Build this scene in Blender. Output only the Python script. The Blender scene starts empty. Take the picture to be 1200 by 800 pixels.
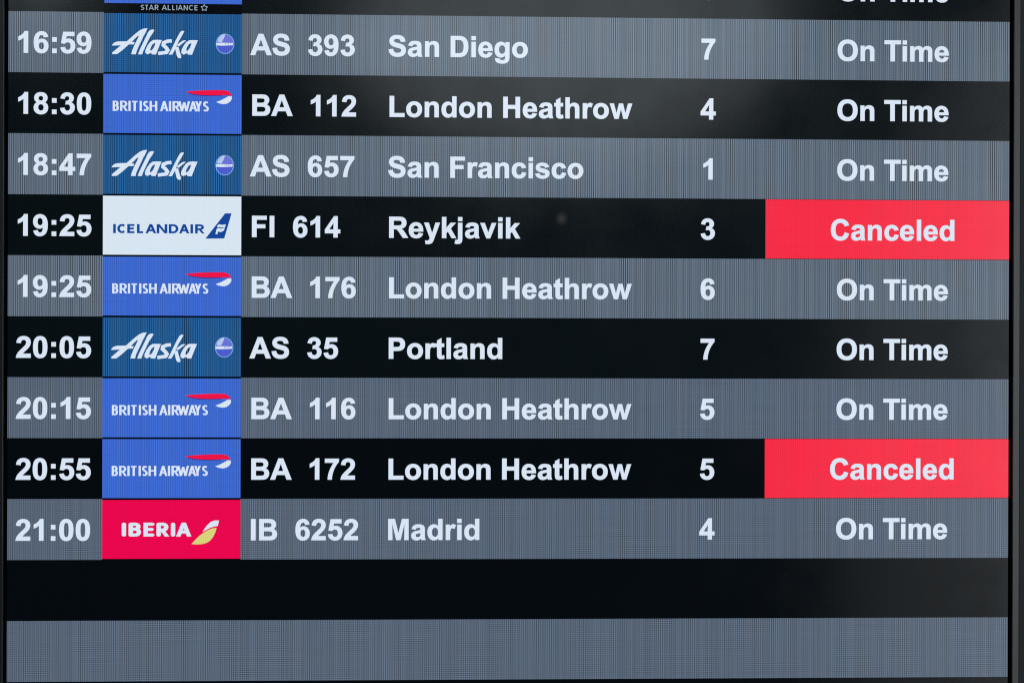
import bpy, math, json
from mathutils import Matrix, Vector
from mathutils.geometry import tessellate_polygon

C = bpy.context.scene.collection
scene = bpy.context.scene
U = 0.68 / 1080.0            # metres per display pixel (portrait panel, 1080 px across)
YB = 1040.0                  # display-pixel line of the housing's bottom edge
BASE_Z = 0.60                # height of the housing's bottom edge
ROW = 64.889                 # flight row pitch, display pixels


def lin(c):
    c = c / 255.0
    return c / 12.92 if c <= 0.04045 else ((c + 0.055) / 1.055) ** 2.4


def rgb(r, g, b):
    return (lin(r), lin(g), lin(b), 1.0)


# ------------------------------------------------------------------ camera
def to_world(x, y, z):       # board frame (right, down, into the board) -> world axes
    return Vector((x, z, -y))


cam_d = bpy.data.cameras.new('camera')
cam_d.sensor_width = 36.0
cam_d.lens = 50.01
cam_d.clip_start = 0.01
cam_d.clip_end = 100.0
cam = bpy.data.objects.new('camera', cam_d)
C.objects.link(cam)
rx = to_world(0.999392, -0.003027, -0.034742)
ry = to_world(0.002992, 0.999995, -0.001037)
rz = to_world(0.034745, 0.000932, 0.999396)
loc = Vector(((484.234 - 540) * U, -1532.967 * U, BASE_Z + (YB - 348.407) * U))
m = Matrix.Identity(4)
for i in range(3):
    m[i][0], m[i][1], m[i][2], m[i][3] = rx[i], -ry[i], -rz[i], loc[i]
cam.matrix_world = m
scene.camera = cam

# ------------------------------------------------------------------ light
world = bpy.data.worlds.new('World')
scene.world = world
world.use_nodes = True
world.node_tree.nodes['Background'].inputs[0].default_value = (0.62, 0.85, 1.0, 1)
world.node_tree.nodes['Background'].inputs[1].default_value = 0.017


def lamp(name, pos, w, h, radiance, col):
    d = bpy.data.lights.new(name, 'AREA')
    d.shape = 'ELLIPSE'
    d.size, d.size_y = w, h
    d.energy = radiance * math.pi * (math.pi * w * h / 4)
    d.color = col
    o = bpy.data.objects.new(name, d)
    C.objects.link(o)
    o.location = pos
    tgt = Vector((0, 0, loc.z))
    o.rotation_euler = (tgt - Vector(pos)).to_track_quat('-Z', 'Y').to_euler()


# hall and corridor lights behind the viewer: they are what the dark panel mirrors softly
lamp('hall_lamp', (0.27, -3.45, loc.z + 0.97), 1.35, 0.80, 1.65, (0.86, 0.96, 1.0))
lamp('hall_lamp', (-1.36, -3.45, loc.z + 1.15), 0.26, 0.26, 3.2, (0.85, 0.97, 1.0))
lamp('corridor_lamp', (1.50, -2.95, loc.z - 0.35), 0.95, 2.6, 0.34, (0.95, 1.0, 1.0))
lamp('bezel_fill_lamp', (1.86, -2.95, loc.z), 0.50, 3.0, 2.4, (0.92, 0.97, 1.0))  # lamp added out of view to brighten the right bezel

scene.view_settings.view_transform = 'Standard'
scene.view_settings.look = 'None'
scene.view_settings.exposure = 0.0
scene.view_settings.gamma = 1.0
scene.view_settings.use_curve_mapping = False
scene.render.film_transparent = False
scene.cycles.use_denoising = False
scene.cycles.filter_width = 1.15


# ------------------------------------------------------------------ materials
def pixel_group():
    """Brightness factor of the LCD pixel grid, laid out in the board's own space."""
    g = bpy.data.node_groups.new('pixel_grid', 'ShaderNodeTree')
    g.interface.new_socket('Vertical', in_out='INPUT', socket_type='NodeSocketFloat')
    g.interface.new_socket('Horizontal', in_out='INPUT', socket_type='NodeSocketFloat')
    g.interface.new_socket('Factor', in_out='OUTPUT', socket_type='NodeSocketFloat')
    g.interface.new_socket('Tint', in_out='OUTPUT', socket_type='NodeSocketFloat')
    N, L = g.nodes, g.links
    gi, go = N.new('NodeGroupInput'), N.new('NodeGroupOutput')
    tc = N.new('ShaderNodeTexCoord')
    sep = N.new('ShaderNodeSeparateXYZ')
    L.new(tc.outputs['Object'], sep.inputs[0])

    def M(op, a, b=None, c=None):
        n = N.new('ShaderNodeMath')
        n.operation = op
        for i, v in enumerate((a, b, c)):
            if v is None:
                continue
            if isinstance(v, (int, float)):
                n.inputs[i].default_value = v
            else:
                L.new(v, n.inputs[i])
        return n.outputs[0]

    X = M('DIVIDE', sep.outputs['X'], U)
    Z = M('DIVIDE', sep.outputs['Z'], U)

    def noise(sx, sz, off, detail=0.0):
        cb = N.new('ShaderNodeCombineXYZ')
        L.new(M('MULTIPLY', X, sx), cb.inputs[0])
        L.new(M('MULTIPLY', Z, sz), cb.inputs[1])
        cb.inputs[2].default_value = off
        n = N.new('ShaderNodeTexNoise')
        n.inputs['Scale'].default_value = 1.0
        n.inputs['Detail'].default_value = detail
        L.new(cb.outputs[0], n.inputs['Vector'])
        # noise output hugs 0.5: stretch it to about -1..1
        return M('MULTIPLY', M('SUBTRACT', n.outputs['Fac'], 0.5), 3.2)

    def white(v, w):
        n = N.new('ShaderNodeTexWhiteNoise')
        n.noise_dimensions = '1D'
        L.new(M('FLOOR', M('DIVIDE', v, w)), n.inputs['W'])
        return M('MULTIPLY', M('SUBTRACT', n.outputs['Value'], 0.5), 2.0)

    # a long beat decides where columns (or rows) stand out
    ev = M('MAXIMUM', M('ADD', noise(1 / 12, 1 / 90, 3.1), 0.75), 0.3)
    eh = M('MAXIMUM', M('ADD', noise(1 / 34, 1 / 30, 9.7), 0.35), 0.08)
    sv = M('SINE', M('MULTIPLY', X, 2 * math.pi / 2.32))
    sh = M('SINE', M('MULTIPLY', Z, 2 * math.pi / 2.3))
    v = M('ADD', M('MULTIPLY', M('MULTIPLY', sv, ev), 1.25), M('MULTIPLY', white(X, 1.18), 0.36))
    v = M('ADD', v, M('MULTIPLY', noise(1 / 6, 1 / 80, 5.0), 0.05))
    hh = M('ADD', M('MULTIPLY', M('MULTIPLY', sh, eh), 1.1), M('MULTIPLY', M('MULTIPLY', white(Z, 1.2), eh), 0.2))
    f = M('ADD', M('MULTIPLY', v, gi.outputs['Vertical']), M('MULTIPLY', hh, gi.outputs['Horizontal']))
    L.new(M('MAXIMUM', M('ADD', f, 1.0), 0.05), go.inputs['Factor'])
    L.new(noise(1 / 28, 1 / 55, 21.0, 1.0), go.inputs['Tint'])
    return g


PG = pixel_group()


def screen_mat(name, col, av=0.0, ah=0.0, tint=0.0):
    """A lit area of the LCD: emission times the pixel grid, under the panel's satin front."""
    mt = bpy.data.materials.new(name)
    mt.use_nodes = True
    N, L = mt.node_tree.nodes, mt.node_tree.links
    b = N['Principled BSDF']
    b.inputs['Base Color'].default_value = (0.006, 0.007, 0.008, 1)
    b.inputs['IOR'].default_value = 1.5
    # faint handling marks in the anti-glare film
    tc = N.new('ShaderNodeTexCoord')
    nz = N.new('ShaderNodeTexNoise')
    nz.inputs['Scale'].default_value = 26.0
    nz.inputs['Detail'].default_value = 4.0
    L.new(tc.outputs['Object'], nz.inputs['Vector'])
    mr = N.new('ShaderNodeMapRange')
    mr.inputs[1].default_value, mr.inputs[2].default_value = 0.3, 0.7
    mr.inputs[3].default_value, mr.inputs[4].default_value = 0.12, 0.18
    L.new(nz.outputs['Fac'], mr.inputs[0])
    L.new(mr.outputs[0], b.inputs['Roughness'])
    b.inputs['Emission Strength'].default_value = 1.0
    if av or ah:
        g = N.new('ShaderNodeGroup')
        g.node_tree = PG
        g.inputs['Vertical'].default_value = av
        g.inputs['Horizontal'].default_value = ah
        tn = N.new('ShaderNodeMix')
        tn.data_type = 'RGBA'
        tn.clamp_factor = True
        t2 = N.new('ShaderNodeMath')
        t2.operation = 'MULTIPLY_ADD'
        L.new(g.outputs['Tint'], t2.inputs[0])
        t2.inputs[1].default_value, t2.inputs[2].default_value = 0.5, 0.5
        L.new(t2.outputs[0], tn.inputs['Factor'])
        tn.inputs['A'].default_value = (col[0] * (1 + tint), col[1] * (1 - 0.2 * tint), col[2] * (1 - tint), 1)
        tn.inputs['B'].default_value = (col[0] * (1 - tint), col[1] * (1 + 0.2 * tint), col[2] * (1 + tint), 1)
        vm = N.new('ShaderNodeVectorMath')
        vm.operation = 'SCALE'
        L.new(tn.outputs['Result'], vm.inputs[0])
        L.new(g.outputs['Factor'], vm.inputs['Scale'])
        L.new(vm.outputs[0], b.inputs['Emission Color'])
    else:
        b.inputs['Emission Color'].default_value = col
    return mt


def plain_mat(name, col, rough, ior=1.5, bump=0.0):
    mt = bpy.data.materials.new(name)
    mt.use_nodes = True
    N, L = mt.node_tree.nodes, mt.node_tree.links
    b = N['Principled BSDF']
    b.inputs['IOR'].default_value = ior
    tc = N.new('ShaderNodeTexCoord')
    nz = N.new('ShaderNodeTexNoise')
    nz.inputs['Scale'].default_value = 60.0
    nz.inputs['Detail'].default_value = 6.0
    L.new(tc.outputs['Object'], nz.inputs['Vector'])
    mx = N.new('ShaderNodeMix')
    mx.data_type = 'RGBA'
    L.new(nz.outputs['Fac'], mx.inputs['Factor'])
    mx.inputs['A'].default_value = tuple(c * 0.75 for c in col) + (1,)
    mx.inputs['B'].default_value = tuple(c * 1.25 for c in col) + (1,)
    L.new(mx.outputs['Result'], b.inputs['Base Color'])
    b.inputs['Roughness'].default_value = rough
    if bump:
        n2 = N.new('ShaderNodeTexNoise')
        n2.inputs['Scale'].default_value = 1800.0
        L.new(tc.outputs['Object'], n2.inputs['Vector'])
        bp = N.new('ShaderNodeBump')
        bp.inputs['Strength'].default_value = bump
        bp.inputs['Distance'].default_value = 0.0002
        L.new(n2.outputs['Fac'], bp.inputs['Height'])
        L.new(bp.outputs[0], b.inputs['Normal'])
    return mt


M_ = {
    'black': screen_mat('lcd_black', rgb(2, 5, 9)),
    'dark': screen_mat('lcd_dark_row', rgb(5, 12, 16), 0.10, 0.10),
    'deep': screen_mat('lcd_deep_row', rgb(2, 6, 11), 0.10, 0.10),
    'grey': screen_mat('lcd_grey_row', rgb(93, 106, 121), 0.39, 0.08, 0.03),
    'slate': screen_mat('lcd_slate_row', rgb(87, 100, 117), 0.26, 0.23, 0.03),
    'white': screen_mat('lcd_white_text', rgb(217, 229, 244), 0.03, 0.03, 0.02),
    'red': screen_mat('lcd_alert_red', rgb(244, 43, 68), 0.05, 0.12, 0.02),
    'sky': screen_mat('lcd_teal_blue', rgb(33, 86, 139), 0.40, 0.12, 0.03),
    'royal': screen_mat('lcd_royal_blue', rgb(60, 103, 204), 0.16, 0.16, 0.03),
    'snow': screen_mat('lcd_snow', rgb(215, 229, 241), 0.02, 0.03, 0.01),
    'navy': screen_mat('lcd_navy', rgb(20, 70, 152), 0.08, 0.06),
    'crimson': screen_mat('lcd_crimson', rgb(232, 3, 76), 0.03, 0.12),
    'ribbon': screen_mat('lcd_ribbon_red', rgb(238, 18, 66), 0.03, 0.05),
    'shade': screen_mat('lcd_ribbon_edge', rgb(40, 50, 140), 0.03, 0.05),
    'yellow': screen_mat('lcd_yellow', rgb(216, 210, 124), 0.04, 0.08),
    'violet': screen_mat('lcd_violet', rgb(104, 114, 216), 0.16, 0.05),
    'indigo': screen_mat('lcd_indigo', rgb(76, 92, 204), 0.16, 0.05),
    'pale': screen_mat('lcd_pale_blue', rgb(124, 168, 222), 0.08, 0.04),
    'glint': screen_mat('lcd_glint', rgb(184, 200, 236), 0.10, 0.04),
    'dimtext': screen_mat('lcd_dim_text', rgb(150, 168, 182), 0.10, 0.06),
    'bezel': plain_mat('satin_black_bezel', (0.06, 0.068, 0.073), 0.34, 1.9, 0.10),
    'gap': plain_mat('panel_border', (0.001, 0.001, 0.001), 0.6, 1.1),
    'housing': plain_mat('black_housing', (0.02, 0.022, 0.024), 0.5),
    'wall': plain_mat('dark_wall_panel', (0.10, 0.115, 0.125), 0.6),
}


# ------------------------------------------------------------------ mesh helpers
class MB:
    """Collects flat shapes (display pixels, layer in 1/100 mm) into one mesh."""
    def __init__(self):
        self.v, self.f, self.mi, self.mats = [], [], [], []

    def slot(self, key):
        if key not in self.mats:
            self.mats.append(key)
        return self.mats.index(key)

    def fill(self, contours, key, layer):
        loops = [[Vector((x, y, 0)) for x, y in c] for c in contours]
        flat = [p for c in loops for p in c]
        n0 = len(self.v)
        self.v += [((p.x - 540) * U, -layer * 1e-5, (YB - p.y) * U) for p in flat]
        s = self.slot(key)
        for t in tessellate_polygon(loops):
            a, b, c = (flat[i] for i in t)
            area = (b - a).cross(c - a).z
            if abs(area) < 1e-9:
                continue
            # display y runs down: keep every face turned towards the viewer
            t = t if area < 0 else (t[0], t[2], t[1])
            self.f.append(tuple(n0 + i for i in t))
            self.mi.append(s)

    def rect(self, x0, y0, x1, y1, key, layer):
        self.fill([[(x0, y0), (x1, y0), (x1, y1), (x0, y1)]], key, layer)

    def build(self, name, parent):
        me = bpy.data.meshes.new(name)
        me.from_pydata(self.v, [], self.f)
        for k in self.mats:
            me.materials.append(M_[k])
        for p, i in zip(me.polygons, self.mi):
            p.material_index = i
        me.update()
        o = bpy.data.objects.new(name, me)
        C.objects.link(o)
        o.parent = parent
        return o


def solid(name, verts, faces, key, parent):
    me = bpy.data.meshes.new(name)
    me.from_pydata(verts, [], faces)
    me.materials.append(M_[key])
    me.update()
    o = bpy.data.objects.new(name, me)
    C.objects.link(o)
    o.parent = parent
    return o


# ------------------------------------------------------------------ lettering
# bold grotesque outlines on a 2048 grid: advance width, quadratic outline
GLYPHS = {
'0': (1139, 'M562 1472Q775 1472 895 1320Q1038 1140 1038 723Q1038 307 894 125Q775 -25 562 -25Q348 -25 217 139.5Q86 304 86 726Q86 1140 230 1322Q349 1472 562 1472ZM562 1239Q511 1239 471 1206.5Q431 1174 409 1090Q380 981 380 723Q380 465 406 368.5Q432 272 471.5 240Q511 208 562 208Q613 208 653 240.5Q693 273 715 357Q744 465 744 723Q744 981 718 1077.5Q692 1174 652.5 1206.5Q613 1239 562 1239Z'),
'1': (1139, 'M806 0L525 0L525 1059Q371 915 162 846L162 1101Q272 1137 401 1237.5Q530 1338 578 1472L806 1472Z'),
'2': (1139, 'M1036 261L1036 0L51 0Q67 148 147 280.5Q227 413 463 632Q653 809 696 872Q754 959 754 1044Q754 1138 703.5 1188.5Q653 1239 564 1239Q476 1239 424 1186Q372 1133 364 1010L84 1038Q109 1270 241 1371Q373 1472 571 1472Q788 1472 912 1355Q1036 1238 1036 1064Q1036 965 1000.5 875.5Q965 786 888 688Q837 623 704 501Q571 379 535.5 339Q500 299 478 261Z'),
'3': (1139, 'M77 389L349 422Q362 318 419 263Q476 208 557 208Q644 208 703.5 274Q763 340 763 452Q763 558 706 620Q649 682 567 682Q513 682 438 661L469 890Q583 887 643 939.5Q703 992 703 1079Q703 1153 659 1197Q615 1241 542 1241Q470 1241 419 1191Q368 1141 357 1045L98 1089Q125 1222 179.5 1301.5Q234 1381 331.5 1426.5Q429 1472 550 1472Q757 1472 882 1340Q985 1232 985 1096Q985 903 774 788Q900 761 975.5 667Q1051 573 1051 440Q1051 247 910 111Q769 -25 559 -25Q360 -25 229 89.5Q98 204 77 389Z'),
'4': (1139, 'M638 0L638 295L38 295L38 541L674 1472L910 1472L910 542L1092 542L1092 295L910 295L910 0ZM638 542L638 1043L301 542Z'),
'5': (1139, 'M91 377L371 406Q383 311 442 255.5Q501 200 578 200Q666 200 727 271.5Q788 343 788 487Q788 622 727.5 689.5Q667 757 570 757Q449 757 353 650L125 683L269 1446L1012 1446L1012 1183L482 1183L438 934Q532 981 630 981Q817 981 947 845Q1077 709 1077 492Q1077 311 972 169Q829 -25 575 -25Q372 -25 244 84Q116 193 91 377Z'),
'6': (1139, 'M1028 1107L756 1077Q746 1161 704 1201Q662 1241 595 1241Q506 1241 444.5 1161Q383 1081 367 828Q472 952 628 952Q804 952 929.5 818Q1055 684 1055 472Q1055 247 923 111Q791 -25 584 -25Q362 -25 219 147.5Q76 320 76 713Q76 1116 225 1294Q374 1472 612 1472Q779 1472 888.5 1378.5Q998 1285 1028 1107ZM391 494Q391 357 454 282.5Q517 208 598 208Q676 208 728 269Q780 330 780 469Q780 612 724 678.5Q668 745 584 745Q503 745 447 681.5Q391 618 391 494Z'),
'7': (1139, 'M86 1186L86 1447L1046 1447L1046 1242Q927 1125 804 906Q681 687 616.5 440.5Q552 194 553 0L282 0Q289 304 407.5 620Q526 936 724 1186Z'),
'8': (1139, 'M327 790Q218 836 168.5 916.5Q119 997 119 1093Q119 1257 233.5 1364Q348 1471 559 1471Q768 1471 883.5 1364Q999 1257 999 1093Q999 991 946 911.5Q893 832 797 790Q919 741 982.5 647Q1046 553 1046 430Q1046 227 916.5 100Q787 -27 572 -27Q372 -27 239 78Q82 202 82 418Q82 537 141 636.5Q200 736 327 790ZM385 1070Q385 986 432.5 939Q480 892 559 892Q639 892 687 939.5Q735 987 735 1071Q735 1150 687.5 1197.5Q640 1245 562 1245Q481 1245 433 1197Q385 1149 385 1070ZM359 446Q359 330 418.5 265Q478 200 567 200Q654 200 711 262.5Q768 325 768 443Q768 546 710 608.5Q652 671 563 671Q460 671 409.5 600Q359 529 359 446Z'),
'9': (1139, 'M90 339L362 369Q372 286 414 246Q456 206 525 206Q612 206 673 286Q734 366 751 618Q645 495 486 495Q313 495 187.5 628.5Q62 762 62 976Q62 1199 194.5 1335.5Q327 1472 532 1472Q755 1472 898 1299.5Q1041 1127 1041 732Q1041 330 892 152Q743 -26 504 -26Q332 -26 226 65.5Q120 157 90 339ZM726 953Q726 1089 663.5 1164Q601 1239 519 1239Q441 1239 389.5 1177.5Q338 1116 338 976Q338 834 394 767.5Q450 701 534 701Q615 701 670.5 765Q726 829 726 953Z'),
':': (682, 'M201 781L201 1062L482 1062L482 781ZM201 0L201 281L482 281L482 0Z'),
' ': (569, ''),
'A': (1479, 'M1471 0L1149 0L1021 333L435 333L314 0L0 0L571 1466L884 1466ZM926 580L724 1124L526 580Z'),
'B': (1479, 'M150 1466L736 1466Q910 1466 995.5 1451.5Q1081 1437 1148.5 1391Q1216 1345 1261 1268.5Q1306 1192 1306 1097Q1306 994 1250.5 908Q1195 822 1100 779Q1234 740 1306 646Q1378 552 1378 425Q1378 325 1331.5 230.5Q1285 136 1204.5 79.5Q1124 23 1006 10Q932 2 649 0L150 0ZM446 1222L446 883L640 883Q813 883 855 888Q931 897 974.5 940.5Q1018 984 1018 1055Q1018 1123 980.5 1165.5Q943 1208 869 1217Q825 1222 616 1222ZM446 639L446 247L720 247Q880 247 923 256Q989 268 1030.5 314.5Q1072 361 1072 439Q1072 505 1040 551Q1008 597 947.5 618Q887 639 685 639Z'),
'C': (1479, 'M1087 539L1374 448Q1308 208 1154.5 91.5Q1001 -25 765 -25Q473 -25 285 174.5Q97 374 97 720Q97 1086 286 1288.5Q475 1491 783 1491Q1052 1491 1220 1332Q1320 1238 1370 1062L1077 992Q1051 1106 968.5 1172Q886 1238 768 1238Q605 1238 503.5 1121Q402 1004 402 742Q402 464 502 346Q602 228 762 228Q880 228 965 303Q1050 378 1087 539Z'),
'D': (1479, 'M148 1466L689 1466Q872 1466 968 1438Q1097 1400 1189 1303Q1281 1206 1329 1065.5Q1377 925 1377 719Q1377 538 1332 407Q1277 247 1175 148Q1098 73 967 31Q869 0 705 0L148 0ZM444 1218L444 247L665 247Q789 247 844 261Q916 279 963.5 322Q1011 365 1041 463.5Q1071 562 1071 732Q1071 902 1041 993Q1011 1084 957 1135Q903 1186 820 1204Q758 1218 577 1218Z'),
'F': (1251, 'M151 0L151 1466L1156 1466L1156 1218L447 1218L447 871L1059 871L1059 623L447 623L447 0Z'),
'H': (1479, 'M150 0L150 1466L446 1466L446 889L1026 889L1026 1466L1322 1466L1322 0L1026 0L1026 641L446 641L446 0Z'),
'I': (569, 'M140 0L140 1466L436 1466L436 0Z'),
'L': (1251, 'M157 0L157 1454L453 1454L453 247L1189 247L1189 0Z'),
'M': (1706, 'M145 0L145 1466L588 1466L854 466L1117 1466L1561 1466L1561 0L1286 0L1286 1154L995 0L710 0L420 1154L420 0Z'),
'O': (1593, 'M89 724Q89 948 156 1100Q206 1212 292.5 1301Q379 1390 482 1433Q619 1491 798 1491Q1122 1491 1316.5 1290Q1511 1089 1511 731Q1511 376 1318 175.5Q1125 -25 802 -25Q475 -25 282 174.5Q89 374 89 724ZM394 734Q394 485 509 356.5Q624 228 801 228Q978 228 1091.5 355.5Q1205 483 1205 738Q1205 990 1094.5 1114Q984 1238 801 1238Q618 1238 506 1112.5Q394 987 394 734Z'),
'P': (1366, 'M149 0L149 1466L624 1466Q894 1466 976 1444Q1102 1411 1187 1300.5Q1272 1190 1272 1015Q1272 880 1223 788Q1174 696 1098.5 643.5Q1023 591 945 574Q839 553 638 553L445 553L445 0ZM445 1218L445 802L607 802Q782 802 841 825Q900 848 933.5 897Q967 946 967 1011Q967 1091 920 1143Q873 1195 801 1208Q748 1218 588 1218Z'),
'R': (1479, 'M150 0L150 1466L773 1466Q1008 1466 1114.5 1426.5Q1221 1387 1285 1286Q1349 1185 1349 1055Q1349 890 1252 782.5Q1155 675 962 647Q1058 591 1120.5 524Q1183 457 1289 286L1468 0L1114 0L900 319Q786 490 744 534.5Q702 579 655 595.5Q608 612 506 612L446 612L446 0ZM446 846L665 846Q878 846 931 864Q984 882 1014 926Q1044 970 1044 1036Q1044 1110 1004.5 1155.5Q965 1201 893 1213Q857 1218 677 1218L446 1218Z'),
'S': (1366, 'M74 477L362 505Q388 360 467.5 292Q547 224 682 224Q825 224 897.5 284.5Q970 345 970 426Q970 478 939.5 514.5Q909 551 833 578Q781 596 596 642Q358 701 262 787Q127 908 127 1082Q127 1194 190.5 1291.5Q254 1389 373.5 1440Q493 1491 662 1491Q938 1491 1077.5 1370Q1217 1249 1224 1047L928 1034Q909 1147 846.5 1196.5Q784 1246 659 1246Q530 1246 457 1193Q410 1159 410 1102Q410 1050 454 1013Q510 966 726 915Q942 864 1045.5 809.5Q1149 755 1207.5 660.5Q1266 566 1266 427Q1266 301 1196 191Q1126 81 998 27.5Q870 -26 679 -26Q401 -26 252 102.5Q103 231 74 477Z'),
'T': (1251, 'M479 0L479 1218L44 1218L44 1466L1209 1466L1209 1218L775 1218L775 0Z'),
'a': (1139, 'M357 738L102 784Q145 938 250 1012Q355 1086 562 1086Q750 1086 842 1041.5Q934 997 971.5 928.5Q1009 860 1009 677L1006 349Q1006 209 1019.5 142.5Q1033 76 1070 0L792 0Q781 28 765 83Q758 108 755 116Q683 46 601 11Q519 -24 426 -24Q262 -24 167.5 65Q73 154 73 290Q73 380 116 450.5Q159 521 236.5 558.5Q314 596 460 624Q657 661 733 693L733 721Q733 802 693 836.5Q653 871 542 871Q467 871 425 841.5Q383 812 357 738ZM733 510Q679 492 562 467Q445 442 409 418Q354 379 354 319Q354 260 398 217Q442 174 510 174Q586 174 655 224Q706 262 722 317Q733 353 733 454Z'),
'c': (1139, 'M1073 748L796 698Q782 781 732.5 823Q683 865 604 865Q499 865 436.5 792.5Q374 720 374 550Q374 361 437.5 283Q501 205 608 205Q688 205 739 250.5Q790 296 811 407L1087 360Q1044 170 922 73Q800 -24 595 -24Q362 -24 223.5 123Q85 270 85 530Q85 793 224 939.5Q363 1086 600 1086Q794 1086 908.5 1002.5Q1023 919 1073 748Z'),
'd': (1251, 'M1121 0L860 0L860 156Q795 65 706.5 20.5Q618 -24 528 -24Q345 -24 214.5 123.5Q84 271 84 535Q84 805 211 945.5Q338 1086 532 1086Q710 1086 840 938L840 1466L1121 1466ZM371 554Q371 384 418 308Q486 198 608 198Q705 198 773 280.5Q841 363 841 527Q841 710 775 790.5Q709 871 606 871Q506 871 438.5 791.5Q371 712 371 554Z'),
'e': (1139, 'M762 338L1042 291Q988 137 871.5 56.5Q755 -24 580 -24Q303 -24 170 157Q65 302 65 523Q65 787 203 936.5Q341 1086 552 1086Q789 1086 926 929.5Q1063 773 1057 450L353 450Q356 325 421 255.5Q486 186 583 186Q649 186 694 222Q739 258 762 338ZM778 622Q775 744 715 807.5Q655 871 569 871Q477 871 417 804Q357 737 358 622Z'),
'g': (1251, 'M121 -70L442 -109Q450 -165 479 -186Q519 -216 605 -216Q715 -216 770 -183Q807 -161 826 -112Q839 -77 839 17L839 172Q713 0 521 0Q307 0 182 181Q84 324 84 537Q84 804 212.5 945Q341 1086 532 1086Q729 1086 857 913L857 1062L1120 1062L1120 109Q1120 -79 1089 -172Q1058 -265 1002 -318Q946 -371 852.5 -401Q759 -431 616 -431Q346 -431 233 -338.5Q120 -246 120 -104Q120 -90 121 -70ZM372 553Q372 384 437.5 305.5Q503 227 599 227Q702 227 773 307.5Q844 388 844 546Q844 711 776 791Q708 871 604 871Q503 871 437.5 792.5Q372 714 372 553Z'),
'h': (1251, 'M428 1466L428 927Q564 1086 753 1086Q850 1086 928 1050Q1006 1014 1045.5 958Q1085 902 1099.5 834Q1114 766 1114 623L1114 0L833 0L833 561Q833 728 817 773Q801 818 760.5 844.5Q720 871 659 871Q589 871 534 837Q479 803 453.5 734.5Q428 666 428 532L428 0L147 0L147 1466Z'),
'i': (569, 'M147 1206L147 1466L428 1466L428 1206ZM147 0L147 1062L428 1062L428 0Z'),
'j': (569, 'M139 1206L139 1466L420 1466L420 1206ZM420 1062L420 47Q420 -154 393.5 -236.5Q367 -319 291.5 -365Q216 -411 99 -411Q57 -411 8.5 -403.5Q-40 -396 -96 -381L-47 -141Q-27 -145 -9.5 -147.5Q8 -150 23 -150Q66 -150 93.5 -131.5Q121 -113 130 -87Q139 -61 139 69L139 1062Z'),
'k': (1139, 'M137 0L137 1466L418 1466L418 688L747 1062L1093 1062L730 674L1119 0L816 0L549 477L418 340L418 0Z'),
'l': (569, 'M147 0L147 1466L428 1466L428 0Z'),
'm': (1821, 'M126 1062L385 1062L385 917Q524 1086 716 1086Q818 1086 893 1044Q968 1002 1016 917Q1086 1002 1167 1044Q1248 1086 1340 1086Q1457 1086 1538 1038.5Q1619 991 1659 899Q1688 831 1688 679L1688 0L1407 0L1407 607Q1407 765 1378 811Q1339 871 1258 871Q1199 871 1147 835Q1095 799 1072 729.5Q1049 660 1049 510L1049 0L768 0L768 582Q768 737 753 782Q738 827 706.5 849Q675 871 621 871Q556 871 504 836Q452 801 429.5 735Q407 669 407 516L407 0L126 0Z'),
'n': (1251, 'M1114 0L833 0L833 542Q833 714 815 764.5Q797 815 756.5 843Q716 871 659 871Q586 871 528 831Q470 791 448.5 725Q427 659 427 481L427 0L146 0L146 1062L407 1062L407 906Q546 1086 757 1086Q850 1086 927 1052.5Q1004 1019 1043.5 967Q1083 915 1098.5 849Q1114 783 1114 660Z'),
'o': (1251, 'M82 546Q82 686 151 817Q220 948 346.5 1017Q473 1086 629 1086Q870 1086 1024 929.5Q1178 773 1178 534Q1178 293 1022.5 134.5Q867 -24 631 -24Q485 -24 352.5 42Q220 108 151 235.5Q82 363 82 546ZM370 531Q370 373 445 289Q520 205 630 205Q740 205 814.5 289Q889 373 889 533Q889 689 814.5 773Q740 857 630 857Q520 857 445 773Q370 689 370 531Z'),
'r': (797, 'M416 0L135 0L135 1062L396 1062L396 911Q463 1018 516.5 1052Q570 1086 638 1086Q734 1086 823 1033L736 788Q665 834 604 834Q545 834 504 801.5Q463 769 439.5 684Q416 599 416 328Z'),
's': (1139, 'M48 303L330 346Q348 264 403 221.5Q458 179 557 179Q666 179 721 219Q758 247 758 294Q758 326 738 347Q717 367 644 384Q304 459 213 521Q87 607 87 760Q87 898 196 992Q305 1086 534 1086Q752 1086 858 1015Q964 944 1004 805L739 756Q722 818 674.5 851Q627 884 539 884Q428 884 380 853Q348 831 348 796Q348 766 376 745Q414 717 638.5 666Q863 615 952 541Q1040 466 1040 332Q1040 186 918 81Q796 -24 557 -24Q340 -24 213.5 64Q87 152 48 303Z'),
't': (682, 'M634 1062L634 838L442 838L442 410Q442 280 447.5 258.5Q453 237 472.5 223Q492 209 520 209Q559 209 633 236L657 18Q559 -24 435 -24Q359 -24 298 1.5Q237 27 208.5 67.5Q180 108 169 177Q160 226 160 375L160 838L31 838L31 1062L160 1062L160 1273L442 1437L442 1062Z'),
'v': (1139, 'M442 0L14 1062L309 1062L509 520L567 339Q590 408 596 430Q610 475 626 520L828 1062L1117 1062L695 0Z'),
'w': (1593, 'M354 0L18 1062L291 1062L490 366L673 1062L944 1062L1121 366L1324 1062L1601 1062L1260 0L990 0L807 683L627 0Z'),
'y': (1139, 'M14 1062L313 1062L567 308L815 1062L1106 1062L731 40L664 -145Q627 -238 593.5 -287Q560 -336 516.5 -366.5Q473 -397 409.5 -414Q346 -431 266 -431Q185 -431 107 -414L82 -194Q148 -207 201 -207Q299 -207 346 -149.5Q393 -92 418 -3Z'),
}


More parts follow.
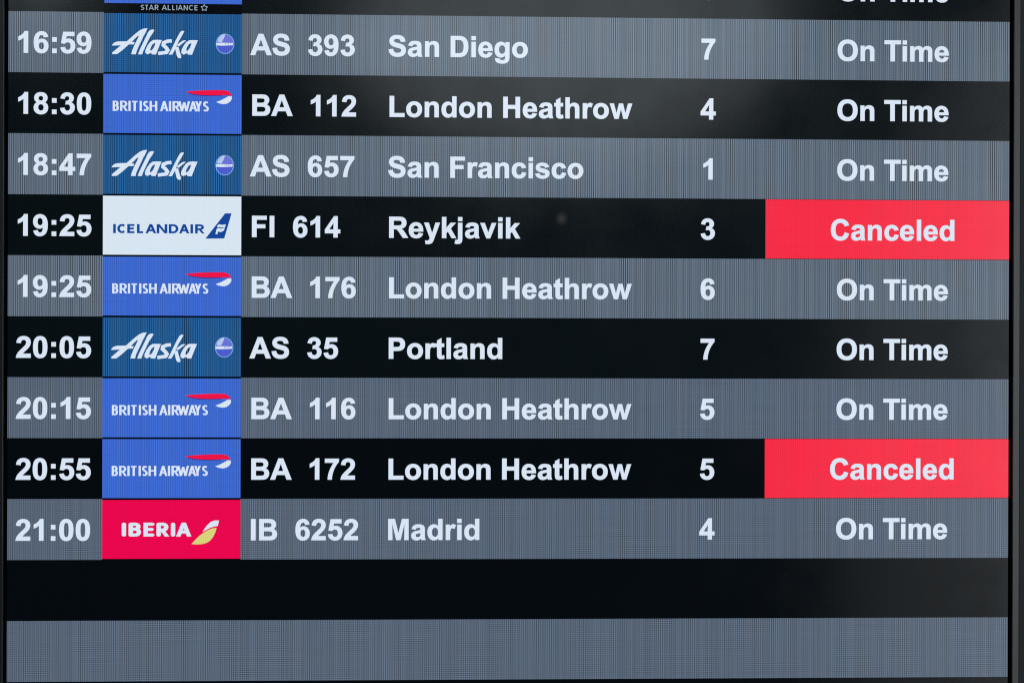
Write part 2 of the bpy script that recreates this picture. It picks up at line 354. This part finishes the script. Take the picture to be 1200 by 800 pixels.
def outline(d):
    res, cur, i = [], [], 0
    tok = d.replace('M', ' M ').replace('L', ' L ').replace('Q', ' Q ').replace('Z', ' Z ').split()
    while i < len(tok):
        t = tok[i]
        if t in 'ML':
            cur.append((float(tok[i + 1]), float(tok[i + 2])))
            i += 3
        elif t == 'Q':
            x1, y1, x2, y2 = (float(v) for v in tok[i + 1:i + 5])
            x0, y0 = cur[-1]
            for k in range(1, 6):
                s = k / 5
                cur.append(((1 - s) ** 2 * x0 + 2 * s * (1 - s) * x1 + s * s * x2,
                            (1 - s) ** 2 * y0 + 2 * s * (1 - s) * y1 + s * s * y2))
            i += 5
        else:
            if abs(cur[0][0] - cur[-1][0]) + abs(cur[0][1] - cur[-1][1]) < 0.01:
                cur.pop()
            res.append(cur)
            cur = []
            i += 1
    return res



def embolden(loop, d):
    """Push an outline out by d units (counters run the other way and so close in)."""
    n, res = len(loop), []
    for i in range(n):
        p, q, r = loop[i - 1], loop[i], loop[(i + 1) % n]
        a, c = (q[0] - p[0], q[1] - p[1]), (r[0] - q[0], r[1] - q[1])
        la, lc = math.hypot(*a) or 1e-9, math.hypot(*c) or 1e-9
        n0, n1 = (-a[1] / la, a[0] / la), (-c[1] / lc, c[0] / lc)
        mx, my = n0[0] + n1[0], n0[1] + n1[1]
        t = 2 / max(mx * mx + my * my, 0.8)
        res.append((q[0] + d * mx * t, q[1] + d * my * t))
    return res


def signed(loop):
    return sum(loop[i - 1][0] * loop[i][1] - loop[i][0] * loop[i - 1][1] for i in range(len(loop)))


def inside(pt, loop):
    hit = False
    for i in range(len(loop)):
        (x0, y0), (x1, y1) = loop[i - 1], loop[i]
        if (y0 > pt[1]) != (y1 > pt[1]) and pt[0] < x0 + (pt[1] - y0) * (x1 - x0) / (y1 - y0):
            hit = not hit
    return hit


def heavy(loops, d):
    res = []
    for lp in loops:
        hole = any(o is not lp and inside(lp[0], o) for o in loops)
        ccw = signed(lp) > 0
        # the left normal of a clockwise outline points out
        res.append((hole, embolden(lp, (-d if ccw else d) * (-1 if hole else 1))))
    # every separate piece of the letter with its own counters
    return [(o, [h for is_h, h in res if is_h and inside(h[0], o)]) for is_o, o in res if not is_o]


OUT = {k: heavy(outline(d), 19) for k, (w, d) in GLYPHS.items()}
KERN = {'Ti': -40}


def advance(s):
    return sum(GLYPHS[c][0] for c in s) + sum(KERN.get(s[i:i + 2], 0) for i in range(len(s) - 1))


def ink(s):
    """left and right ink edge of a string in font units"""
    lo = min(p[0] for c, _ in OUT[s[0]] for p in c)
    hi = max(p[0] for c, _ in OUT[s[-1]] for p in c)
    return lo, advance(s[:-1] + s[-1]) - GLYPHS[s[-1]][0] + hi


def text(name, s, x, y, em, parent, centre=False, layer=30):
    """One line of lettering: baseline y, origin x (or centre of the ink) in display pixels."""
    b = MB()
    k = em / 2048
    if centre:
        lo, hi = ink(s)
        x -= k * (lo + hi) / 2
    for i, c in enumerate(s):
        if OUT[c]:
            for outer, holes in OUT[c]:
                b.fill([[(x + px * k, y - py * k * 1.005) for px, py in ct] for ct in [outer] + holes], 'white', layer)
        x += (GLYPHS[c][0] + KERN.get(s[i:i + 2], 0)) * k
    return b.build(name, parent)


# single-stroke letters for the airline wordmarks, drawn with a flat pen
def arc(cx, cy, rx_, ry_, a0, a1, n=12):
    return [(cx + rx_ * math.cos(math.radians(a0 + (a1 - a0) * i / n)),
             cy + ry_ * math.sin(math.radians(a0 + (a1 - a0) * i / n))) for i in range(n + 1)]


STROKES = {
    'A': [((0, 0), (.5, 1)), ((.5, 1), (1, 0)), [(.17, .28), (.83, .28)]],
    'B': [[(0, 0), (0, 1)], [(0, 1), (.55, 1)] + arc(.55, .77, .38, .23, 80, -80) + [(.55, .54), (0, .54)],
          [(.55, .54)] + arc(.57, .27, .43, .27, 80, -80) + [(.55, 0), (0, 0)]],
    'C': [arc(.56, .5, .56, .5, 48, 312, 20)],
    'D': [[(0, 0), (0, 1)], [(0, 1), (.42, 1)] + arc(.45, .5, .55, .5, 86, -86, 16) + [(.42, 0), (0, 0)]],
    'E': [[(1, 1), (0, 1), (0, 0), (1, 0)], [(0, .52), (.9, .52)]],
    'H': [[(0, 0), (0, 1)], [(1, 0), (1, 1)], [(0, .52), (1, .52)]],
    'I': [[(.5, 0), (.5, 1)]],
    'L': [[(0, 1), (0, 0), (1, 0)]],
    'N': [[(0, 0), (0, 1)], [(1, 0), (1, 1)], ((.02, 1), (.98, 0))],
    'R': [[(0, 0), (0, 1)], [(0, 1), (.5, 1)] + arc(.5, .73, .4, .27, 84, -84) + [(.48, .46), (0, .46)],
          ((.42, .46), (1, 0))],
    'S': [[(.93, .90), (.75, .98), (.5, 1), (.25, .97), (.07, .84), (.06, .69), (.2, .58), (.5, .5), (.78, .42),
           (.95, .31), (.94, .16), (.78, .03), (.5, 0), (.22, .02), (.02, .11)]],
    'T': [[(0, 1), (1, 1)], [(.5, 0), (.5, 1)]],
    'W': [((0, 1), (.26, 0)), ((.26, 0), (.5, .9)), ((.5, .9), (.74, 0)), ((.74, 0), (1, 1))],
    'Y': [((0, 1), (.5, .42)), ((.5, .42), (1, 1)), [(.5, 0), (.5, .5)]],
}


def pen_stroke(b, pts, wx, wy, key, layer, rounded=False):
    """A polyline drawn with an elliptical pen (wx across, wy high), butt or round ends, as one outline."""
    n = len(pts)
    left, right = [], []
    dirs = []
    for i in range(n - 1):
        dx, dy = pts[i + 1][0] - pts[i][0], pts[i + 1][1] - pts[i][1]
        l = math.hypot(dx, dy) or 1e-9
        dirs.append((dx / l, dy / l))

    def half(nx, ny):
        return 0.5 * math.hypot(wx * nx, wy * ny)

    for i in range(n):
        d0, d1 = dirs[max(i - 1, 0)], dirs[min(i, n - 2)]
        n0, n1 = (-d0[1], d0[0]), (-d1[1], d1[0])
        h0, h1 = half(*n0), half(*n1)
        # meet of the two offset lines on each side
        cr = d0[0] * d1[1] - d0[1] * d1[0]
        for sgn, lst in ((1, left), (-1, right)):
            a = (pts[i][0] + sgn * n0[0] * h0, pts[i][1] + sgn * n0[1] * h0)
            c = (pts[i][0] + sgn * n1[0] * h1, pts[i][1] + sgn * n1[1] * h1)
            if abs(cr) < 0.03:
                lst.append(((a[0] + c[0]) / 2, (a[1] + c[1]) / 2))
            else:
                t = ((c[0] - a[0]) * d1[1] - (c[1] - a[1]) * d1[0]) / cr
                q = (a[0] + d0[0] * t, a[1] + d0[1] * t)
                lim = 1.35 * max(h0, h1)
                dq = math.hypot(q[0] - pts[i][0], q[1] - pts[i][1])
                if dq > lim:
                    q = (pts[i][0] + (q[0] - pts[i][0]) * lim / dq, pts[i][1] + (q[1] - pts[i][1]) * lim / dq)
                lst.append(q)
    for i in range(n - 1):
        b.fill([[left[i], left[i + 1], right[i + 1], right[i]]], key, layer)
    if rounded:
        for p in (pts[0], pts[-1]):
            b.fill([[(p[0] + wx / 2 * math.cos(t * math.pi / 8), p[1] + wy / 2 * math.sin(t * math.pi / 8))
                     for t in range(16)]], key, layer + 0.4)


def wordmark(b, items, ox, oy, wx, wy, key, layer, rounded=False, grow=0.0):
    for j, (c, x0, x1, yb, cap) in enumerate(items):
        a, e = x0 + wx / 2 - grow, x1 - wx / 2 + grow
        if c == 'I':
            a = e = (x0 + x1) / 2
        elif c in 'AWY':
            a, e = a - wx * 0.08, e + wx * 0.08
        for i, st in enumerate(STROKES[c]):
            if isinstance(st, tuple):        # slanting limb, cut level at both ends
                (px, py), (qx, qy) = st
                w = wx * (0.52 if c in 'NR' else 0.50)
                X0, X1, Y0, Y1 = ox + a + (e - a) * px, ox + a + (e - a) * qx, oy + yb - cap * py, oy + yb - cap * qy
                b.fill([[(X0 - w, Y0), (X0 + w, Y0), (X1 + w, Y1), (X1 - w, Y1)]], key, layer + 0.5 * i + 1.0 * (j % 2))
                continue
            # strokes end at the letter's outer edge: butt ends run full height, curved ones stay inside
            def yy(t, st=st):
                end = (t == 0 or t == 1)
                vert = [p[0] for p in st if p[1] == t]
                full = len(vert) == 1 and c not in 'SC' and not rounded
                return yb - (t * cap if full else wy / 2 + t * (cap - wy)) if end else yb - (wy / 2 + t * (cap - wy))
            pts = [(ox + a + (e - a) * px, oy + yy(py)) for px, py in st]
            pen_stroke(b, pts, wx, wy, key, layer + 0.5 * i + 1.0 * (j % 2), rounded)


def ellipse(cx, cy, rx_, ry_, n=40, a0=0, a1=360):
    return arc(cx, cy, rx_, ry_, a0, a1 - (360 / n if a1 - a0 == 360 else 0), n - 1)


# ------------------------------------------------------------------ the place
wall = solid('wall', [(-2.0, 0.075, -0.6), (2.0, 0.075, -0.6), (2.0, 0.075, 2.6), (-2.0, 0.075, 2.6)],
             [(0, 1, 2, 3)], 'wall', None)
wall['kind'] = 'structure'

board = bpy.data.objects.new('departure_board', None)
C.objects.link(board)
board.location = (0, 0, BASE_Z)
board['label'] = 'airport departure screen in a thin dark bezel listing flights, two marked Canceled in red'
board['category'] = 'display screen'

GAP, BW = 3.5, 8.7                       # panel border and bezel width, display pixels
YT = -900.0                              # top edge of the lit panel
PB = YB - GAP - BW                       # bottom edge of the lit panel

b = MB()
b.rect(0, YT, 1080, PB, 'black', 0)
# unlit border between the picture and the bezel
b.rect(-GAP, YT - GAP, 0, PB + GAP, 'gap', 0)
b.rect(1080, YT - GAP, 1080 + GAP, PB + GAP, 'gap', 0)
b.rect(0, YT - GAP, 1080, YT, 'gap', 0)
b.rect(0, PB, 1080, PB + GAP, 'gap', 0)
b.build('screen_panel', board)

# bezel: one moulded profile carried round the four sides (outward px, proud mm)
prof = [(0.0, -1.0), (0.0, 0.9), (0.15, 1.4), (0.5, 1.7), (0.9, 1.8), (7.2, 1.8), (8.0, 1.6), (8.5, 1.0), (8.7, 0.0), (8.7, -34.0)]
ver, fac = [], []
for o, d in prof:
    x0, x1 = -GAP - o, 1080 + GAP + o
    y0, y1 = YT - GAP - o, PB + GAP + o
    for x, y in ((x0, y0), (x1, y0), (x1, y1), (x0, y1)):
        ver.append(((x - 540) * U, -d * 1e-3, (YB - y) * U))
for i in range(len(prof) - 1):
    for j in range(4):
        a, c = i * 4 + j, i * 4 + (j + 1) % 4
        fac.append((a, c, c + 4, a + 4))
bezel = solid('bezel', ver, fac, 'bezel', board)
bezel.data.update()
import bmesh
bm = bmesh.new()
bm.from_mesh(bezel.data)
bmesh.ops.recalc_face_normals(bm, faces=bm.faces)
bm.to_mesh(bezel.data)
bm.free()

# housing behind the panel: a stepped tray that reaches the wall
hx, y_a, y_b, y_c = (540 + GAP + BW - 1.0) * U, 0.002, 0.030, 0.070
z0, z1 = 1.0 * U, (YB - YT + GAP + BW - 1.0) * U
ver, fac = [], []
for w, y in ((1.0, y_a), (1.0, y_b), (0.72, 0.036), (0.72, y_c)):
    zc, zh = (z0 + z1) / 2, (z1 - z0) / 2 * w
    for sx, sz in ((-1, -1), (1, -1), (1, 1), (-1, 1)):
        ver.append((sx * hx * w, y, zc + sz * zh))
for i in range(3):
    for j in range(4):
        a, c = i * 4 + j, i * 4 + (j + 1) % 4
        fac.append((a, c, c + 4, a + 4))
fac += [(3, 2, 1, 0), (12, 13, 14, 15)]
solid('housing', ver, fac, 'housing', board)

LOGOS = json.loads(r'''{"alaska":{"polys":[[[9.1,43.35],[18.02,35.67],[25.05,30.73],[33.7,22.88],[38.57,19.04],[42.37,17.27],[46.71,16.82],[43.47,23.84],[38.05,24.67],[35.88,25.5],[31.55,29.89],[25.6,35.49],[19.66,40.86],[14.52,44.7],[9.64,44.82]],[[46.71,16.82],[43.2,23.56],[40.77,29.32],[38.08,34.79],[35.38,40.82],[34.41,44.76],[29.43,44.66],[30.5,40.83],[32.92,34.81],[35.89,28.78],[38.59,22.76]],[[9.07,34.98],[11.5,32.41],[14.75,31.31],[20.71,31.01],[26.68,31.0],[33.19,31.8],[32.11,34.15],[26.69,34.28],[21.27,35.11],[9.62,35.69]],[[54.04,18.6],[52.14,18.06],[49.43,18.62],[47.26,21.09],[45.1,26.02],[41.33,33.69],[38.09,40.81],[36.75,44.75],[41.09,44.74],[42.43,40.8],[46.21,32.58],[49.45,26.01],[52.15,22.17]],[[85.73,19.6],[83.83,19.06],[81.66,20.16],[78.95,24.82],[75.71,31.4],[71.39,40.72],[69.23,44.67],[73.03,44.66],[75.73,39.62],[79.51,30.84],[83.3,24.26]],[[87.39,29.18],[84.4,29.46],[80.06,32.49],[77.89,34.68],[80.07,35.77],[83.32,33.02],[87.12,30.0]],[[75.72,36.33],[79.53,36.32],[80.63,40.7],[82.55,46.17],[82.28,48.36],[79.56,48.37],[77.93,46.18],[76.83,41.26]]],"ring":[[[[61.94,29.25],[59.78,34.19],[57.63,39.67],[55.74,44.71],[51.4,44.61],[50.58,42.97],[46.78,44.73],[44.34,42.98],[44.6,39.7],[46.76,35.32],[49.46,31.48],[52.71,29.28],[57.05,28.99]],[[55.16,32.01],[52.18,33.66],[50.02,37.5],[49.49,40.23],[50.57,40.78],[52.74,38.58],[54.36,35.3]]],[[[100.21,29.14],[98.04,34.08],[95.88,39.56],[94.0,44.61],[89.64,44.51],[88.82,42.87],[85.02,44.63],[82.57,42.88],[82.83,39.6],[85.0,35.21],[87.7,31.37],[90.96,29.17],[95.31,28.88]],[[93.42,31.9],[90.43,33.55],[88.27,37.39],[87.73,40.13],[88.82,40.68],[90.99,38.48],[92.61,35.19]]]],"s":[[72.45,30.04],[68.1,30.33],[64.03,31.98],[63.5,34.72],[66.49,37.45],[68.24,39.91],[66.78,42.38],[62.71,42.94],[58.09,43.6]],"globe":[[128.98,32.62],10.03,11.09],"hi":[[121.04,30.87],[121.48,27.9],[123.29,25.14],[126.0,22.83],[128.73,22.11],[128.96,24.17],[127.38,27.38],[125.57,30.82]],"band":[[119.68,31.8],[125.58,31.42],[137.38,31.62],[137.38,34.04],[125.58,34.61],[119.91,34.31]]},"ba":{"t":[["B",10.18,16.41,40.3,10.75],["R",18.04,25.9,40.29,10.75],["I",26.8,28.88,40.28,10.75],["T",29.42,37.29,40.28,10.75],["I",38.73,40.72,40.27,10.76],["S",42.17,48.14,40.27,10.76],["H",49.22,57.09,40.26,10.76],["A",60.53,68.68,40.25,10.76],["I",69.58,71.94,40.24,10.76],["R",73.56,81.35,40.24,10.76],["W",79.9,91.68,40.23,10.77],["A",91.32,99.39,40.22,10.77],["Y",97.85,104.19,40.21,10.77],["S",105.82,111.99,40.21,10.77]],"red":[[87.27,19.12],[94.52,18.47],[101.77,17.89],[111.93,17.43],[122.09,17.27],[128.62,17.35],[132.26,18.34],[135.17,20.88],[136.05,23.57],[133.72,22.72],[126.46,22.56],[114.85,22.89],[104.69,22.61],[97.43,21.95],[91.63,20.76]],"white":[[136.27,23.79],[136.49,26.35],[134.83,29.28],[131.57,31.51],[127.94,32.27],[122.85,31.44],[119.8,29.93],[124.3,28.28],[129.37,25.68],[133.0,23.6]],"shade":[[88.72,19.62],[91.63,20.61],[97.43,21.73],[104.69,22.39],[114.84,22.67],[126.46,22.42],[126.46,23.22],[114.85,23.76],[104.69,23.56],[97.43,22.9],[91.63,21.63]]},"ice":{"t":[["I",10.81,13.79,40.9,9.75],["C",15.69,24.09,40.89,9.75],["E",26.26,34.39,40.87,9.75],["L",36.56,43.61,40.86,9.75],["A",45.78,55.82,40.84,9.76],["N",57.45,67.77,40.82,9.76],["D",70.31,79.54,40.8,9.76],["A",81.45,90.96,40.78,9.76],["I",92.95,95.4,40.77,9.77],["R",98.21,107.46,40.76,9.77]],"tail":[[108.74,46.25],[129.63,19.09],[136.49,19.11],[128.75,45.95]],"f":[[[120.9,33.85],[121.72,31.73],[123.43,30.83],[126.49,31.45],[130.61,30.91],[129.54,33.8],[126.49,34.39],[123.32,33.64]],[[119.4,41.34],[120.46,36.09],[122.37,34.67],[125.86,35.42],[129.42,34.37],[128.28,37.64],[125.24,39.13],[122.06,38.63],[121.43,41.58]]]},"ib":{"t":[["I",20.73,25.52,40.0,14.77],["B",28.05,41.34,40.01,14.77],["E",43.78,55.45,40.04,14.78],["R",57.63,71.21,40.06,14.78],["I",72.84,77.64,40.09,14.79],["A",78.81,94.31,40.1,14.79]],"white":[[106.54,35.49],[108.16,32.48],[111.42,28.1],[115.22,24.54],[119.03,23.07],[124.04,22.91],[123.39,26.2],[122.58,28.94],[119.04,29.48],[114.69,30.84],[110.34,33.03]],"yel":[[94.88,48.07],[99.49,42.88],[103.83,38.77],[108.17,35.77],[112.52,33.03],[116.87,31.4],[121.5,30.86],[120.15,35.79],[117.98,40.17],[115.27,44.0],[112.01,46.46],[108.21,47.83],[103.85,48.47],[98.41,48.63]]},"star":{"t":[["S",39.3,43.29,62.19,5.47],["T",43.78,47.6,62.18,5.47],["A",48.1,53.24,62.16,5.47],["R",54.24,58.39,62.15,5.47],["A",61.87,67.11,62.12,5.47],["L",68.02,71.67,62.1,5.47],["L",72.75,76.16,62.09,5.47],["I",77.16,78.15,62.08,5.47],["A",78.82,83.97,62.07,5.47],["N",84.97,89.37,62.05,5.47],["C",90.45,95.19,62.04,5.48],["E",96.44,100.18,62.02,5.48]],"c":[106.83,59.28],"r":3.5,"tileb":[[1.48,55.69],[146.34,54.61]]}}''')
TL, TR = 100.22, 247.01                  # airline tile, left and right edge
SL = 812.3                               # status column, left edge


def shift(pts, oy):
    return [(TL + x, oy + y) for x, y in pts]


def logo(kind, k, parent):
    oy = k * ROW
    b = MB()
    b.rect(TL, oy, TR, oy + ROW, 'black', 10)
    D = LOGOS[kind]
    if kind == 'star':
        b.rect(TL + 1, oy + 1, TR, oy + 55.1, 'royal', 14)
        wordmark(b, D['t'], TL, oy, 0.95, 0.85, 'dimtext', 22)
        cx, cy = TL + D['c'][0], oy + D['c'][1]
        st = [(cx + (3.6 if i % 2 == 0 else 1.9) * math.sin(i * math.pi / 5),
               cy - (3.6 if i % 2 == 0 else 1.9) * math.cos(i * math.pi / 5)) for i in range(10)]
        for i in range(10):
            pen_stroke(b, [st[i], st[(i + 1) % 10]], 0.75, 0.75, 'dimtext', 22 + 0.3 * (i % 3))
        return b.build('airline_logo', parent)
    bg = {'alaska': 'sky', 'ba': 'royal', 'ice': 'snow', 'ib': 'crimson'}[kind]
    b.rect(TL, oy + 1.0, TR, oy + ROW - 1.0, bg, 14)
    if kind == 'alaska':
        for i, q in enumerate(D['polys']):
            b.fill([shift(q, oy)], 'white', 22 + 0.6 * i)
        for o, hole in D['ring']:
            b.fill([shift(o, oy), shift(hole, oy)], 'white', 22)
        pen_stroke(b, shift(D['s'], oy), 4.1, 3.6, 'white', 22.3)
        (gx, gy), rx_, ry_ = D['globe'][0], D['globe'][1], D['globe'][2]
        gx, gy = gx + TL, gy + oy
        b.fill([ellipse(gx, gy, rx_ - 0.2, ry_ - 0.2)], 'pale', 20)
        b.fill([ellipse(gx, gy, rx_ - 1.1, ry_ - 1.1, 24, 180, 360)], 'violet', 22)
        b.fill([ellipse(gx, gy, rx_ - 1.1, ry_ - 1.1, 24, 0, 180)], 'indigo', 22)
        b.fill([shift(D['hi'], oy)], 'glint', 24)
        b.fill([shift(D['band'], oy)], 'snow', 26)
        x = gx - 3.2
        for w in (1.0, 0.8, 1.1, 0.7):    # the emblem's lettering is too small to read
            b.rect(x + 3.4, gy - 0.9, x + 3.4 + w * 0.55, gy + 0.7, 'violet', 28)
            x += 1.75
    elif kind == 'ba':
        wordmark(b, D['t'], TL, oy, 2.35, 1.5, 'white', 22, grow=0.15)
        b.fill([shift(D['shade'], oy)], 'shade', 20)
        b.fill([shift(D['red'], oy)], 'ribbon', 22)
        b.fill([shift(D['white'], oy)], 'white', 24)
    elif kind == 'ice':
        wordmark(b, D['t'], TL, oy, 2.85, 2.1, 'navy', 22, grow=0.5)
        b.fill([shift(D['tail'], oy)], 'navy', 22)
        for q in D['f']:
            b.fill([shift(q, oy)], 'snow', 24)
    elif kind == 'ib':
        wordmark(b, D['t'], TL, oy, 4.6, 3.25, 'white', 22, True)
        b.fill([shift(D['white'], oy)], 'white', 22)
        b.fill([shift(D['yel'], oy)], 'yellow', 24)
    return b.build('airline_logo', parent)


ROWS = [
    (-1, '', 'star', '', '', '6', 'On Time'),
    (0, '16:59', 'alaska', 'AS  393', 'San Diego', '7', 'On Time'),
    (1, '18:30', 'ba', 'BA  112', 'London Heathrow', '4', 'On Time'),
    (2, '18:47', 'alaska', 'AS  657', 'San Francisco', '1', 'On Time'),
    (3, '19:25', 'ice', 'FI  614', 'Reykjavik', '3', 'Canceled'),
    (4, '19:25', 'ba', 'BA  176', 'London Heathrow', '6', 'On Time'),
    (5, '20:05', 'alaska', 'AS  35', 'Portland', '7', 'On Time'),
    (6, '20:15', 'ba', 'BA  116', 'London Heathrow', '5', 'On Time'),
    (7, '20:55', 'ba', 'BA  172', 'London Heathrow', '5', 'Canceled'),
    (8, '21:00', 'ib', 'IB  6252', 'Madrid', '4', 'On Time'),
]
for k, tm, lg, fl, dest, gate, status in ROWS:
    y = k * ROW
    base = y + 44.1
    b = MB()
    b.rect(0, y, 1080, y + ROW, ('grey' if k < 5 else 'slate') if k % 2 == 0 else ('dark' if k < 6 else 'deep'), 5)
    row = b.build('flight_row', board)
    logo(lg, k, row)
    if tm:
        text('departure_time', tm, 8.3, base, 31.5, row)
        text('flight_number', fl, 256.4, base, 31.1, row)
        text('destination', dest, 403.0, base, 31.0, row)
    text('gate_number', gate, 749.4, base, 31.2, row, True)
    if status == 'Canceled':
        b = MB()
        b.rect(SL, y + 0.4, 1080, y + ROW - 0.5, 'red', 14)
        sp = b.build('status_panel', row)
        sp['label'] = 'red alert panel behind the cancellation notice'
    text('status_text', status, 951.6, base, 31.2, row, True)
for k in (9, 10, 11):
    b = MB()
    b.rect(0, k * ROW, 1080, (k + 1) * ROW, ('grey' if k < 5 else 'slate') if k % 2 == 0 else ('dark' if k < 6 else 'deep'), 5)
    b.build('blank_row', board)

# faint lamp glare painted as a pale soft spot in the third dark row
sm = bpy.data.materials.new('painted_glare')
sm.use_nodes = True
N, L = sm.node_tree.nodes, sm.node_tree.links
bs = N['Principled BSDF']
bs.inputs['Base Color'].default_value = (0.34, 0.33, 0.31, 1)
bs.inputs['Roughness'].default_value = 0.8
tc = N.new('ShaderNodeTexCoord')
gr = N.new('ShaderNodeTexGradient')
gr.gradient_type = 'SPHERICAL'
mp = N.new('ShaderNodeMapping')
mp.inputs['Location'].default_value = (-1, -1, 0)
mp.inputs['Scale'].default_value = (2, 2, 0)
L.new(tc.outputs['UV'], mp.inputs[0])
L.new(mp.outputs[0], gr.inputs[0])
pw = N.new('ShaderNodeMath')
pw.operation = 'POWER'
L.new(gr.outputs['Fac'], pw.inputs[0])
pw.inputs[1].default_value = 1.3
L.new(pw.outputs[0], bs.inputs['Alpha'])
M_['glare_spot'] = sm
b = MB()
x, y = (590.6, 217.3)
b.rect(x - 8, y - 9, x + 8, y + 9, 'glare_spot', 40)
so = b.build('glare_spot', board)
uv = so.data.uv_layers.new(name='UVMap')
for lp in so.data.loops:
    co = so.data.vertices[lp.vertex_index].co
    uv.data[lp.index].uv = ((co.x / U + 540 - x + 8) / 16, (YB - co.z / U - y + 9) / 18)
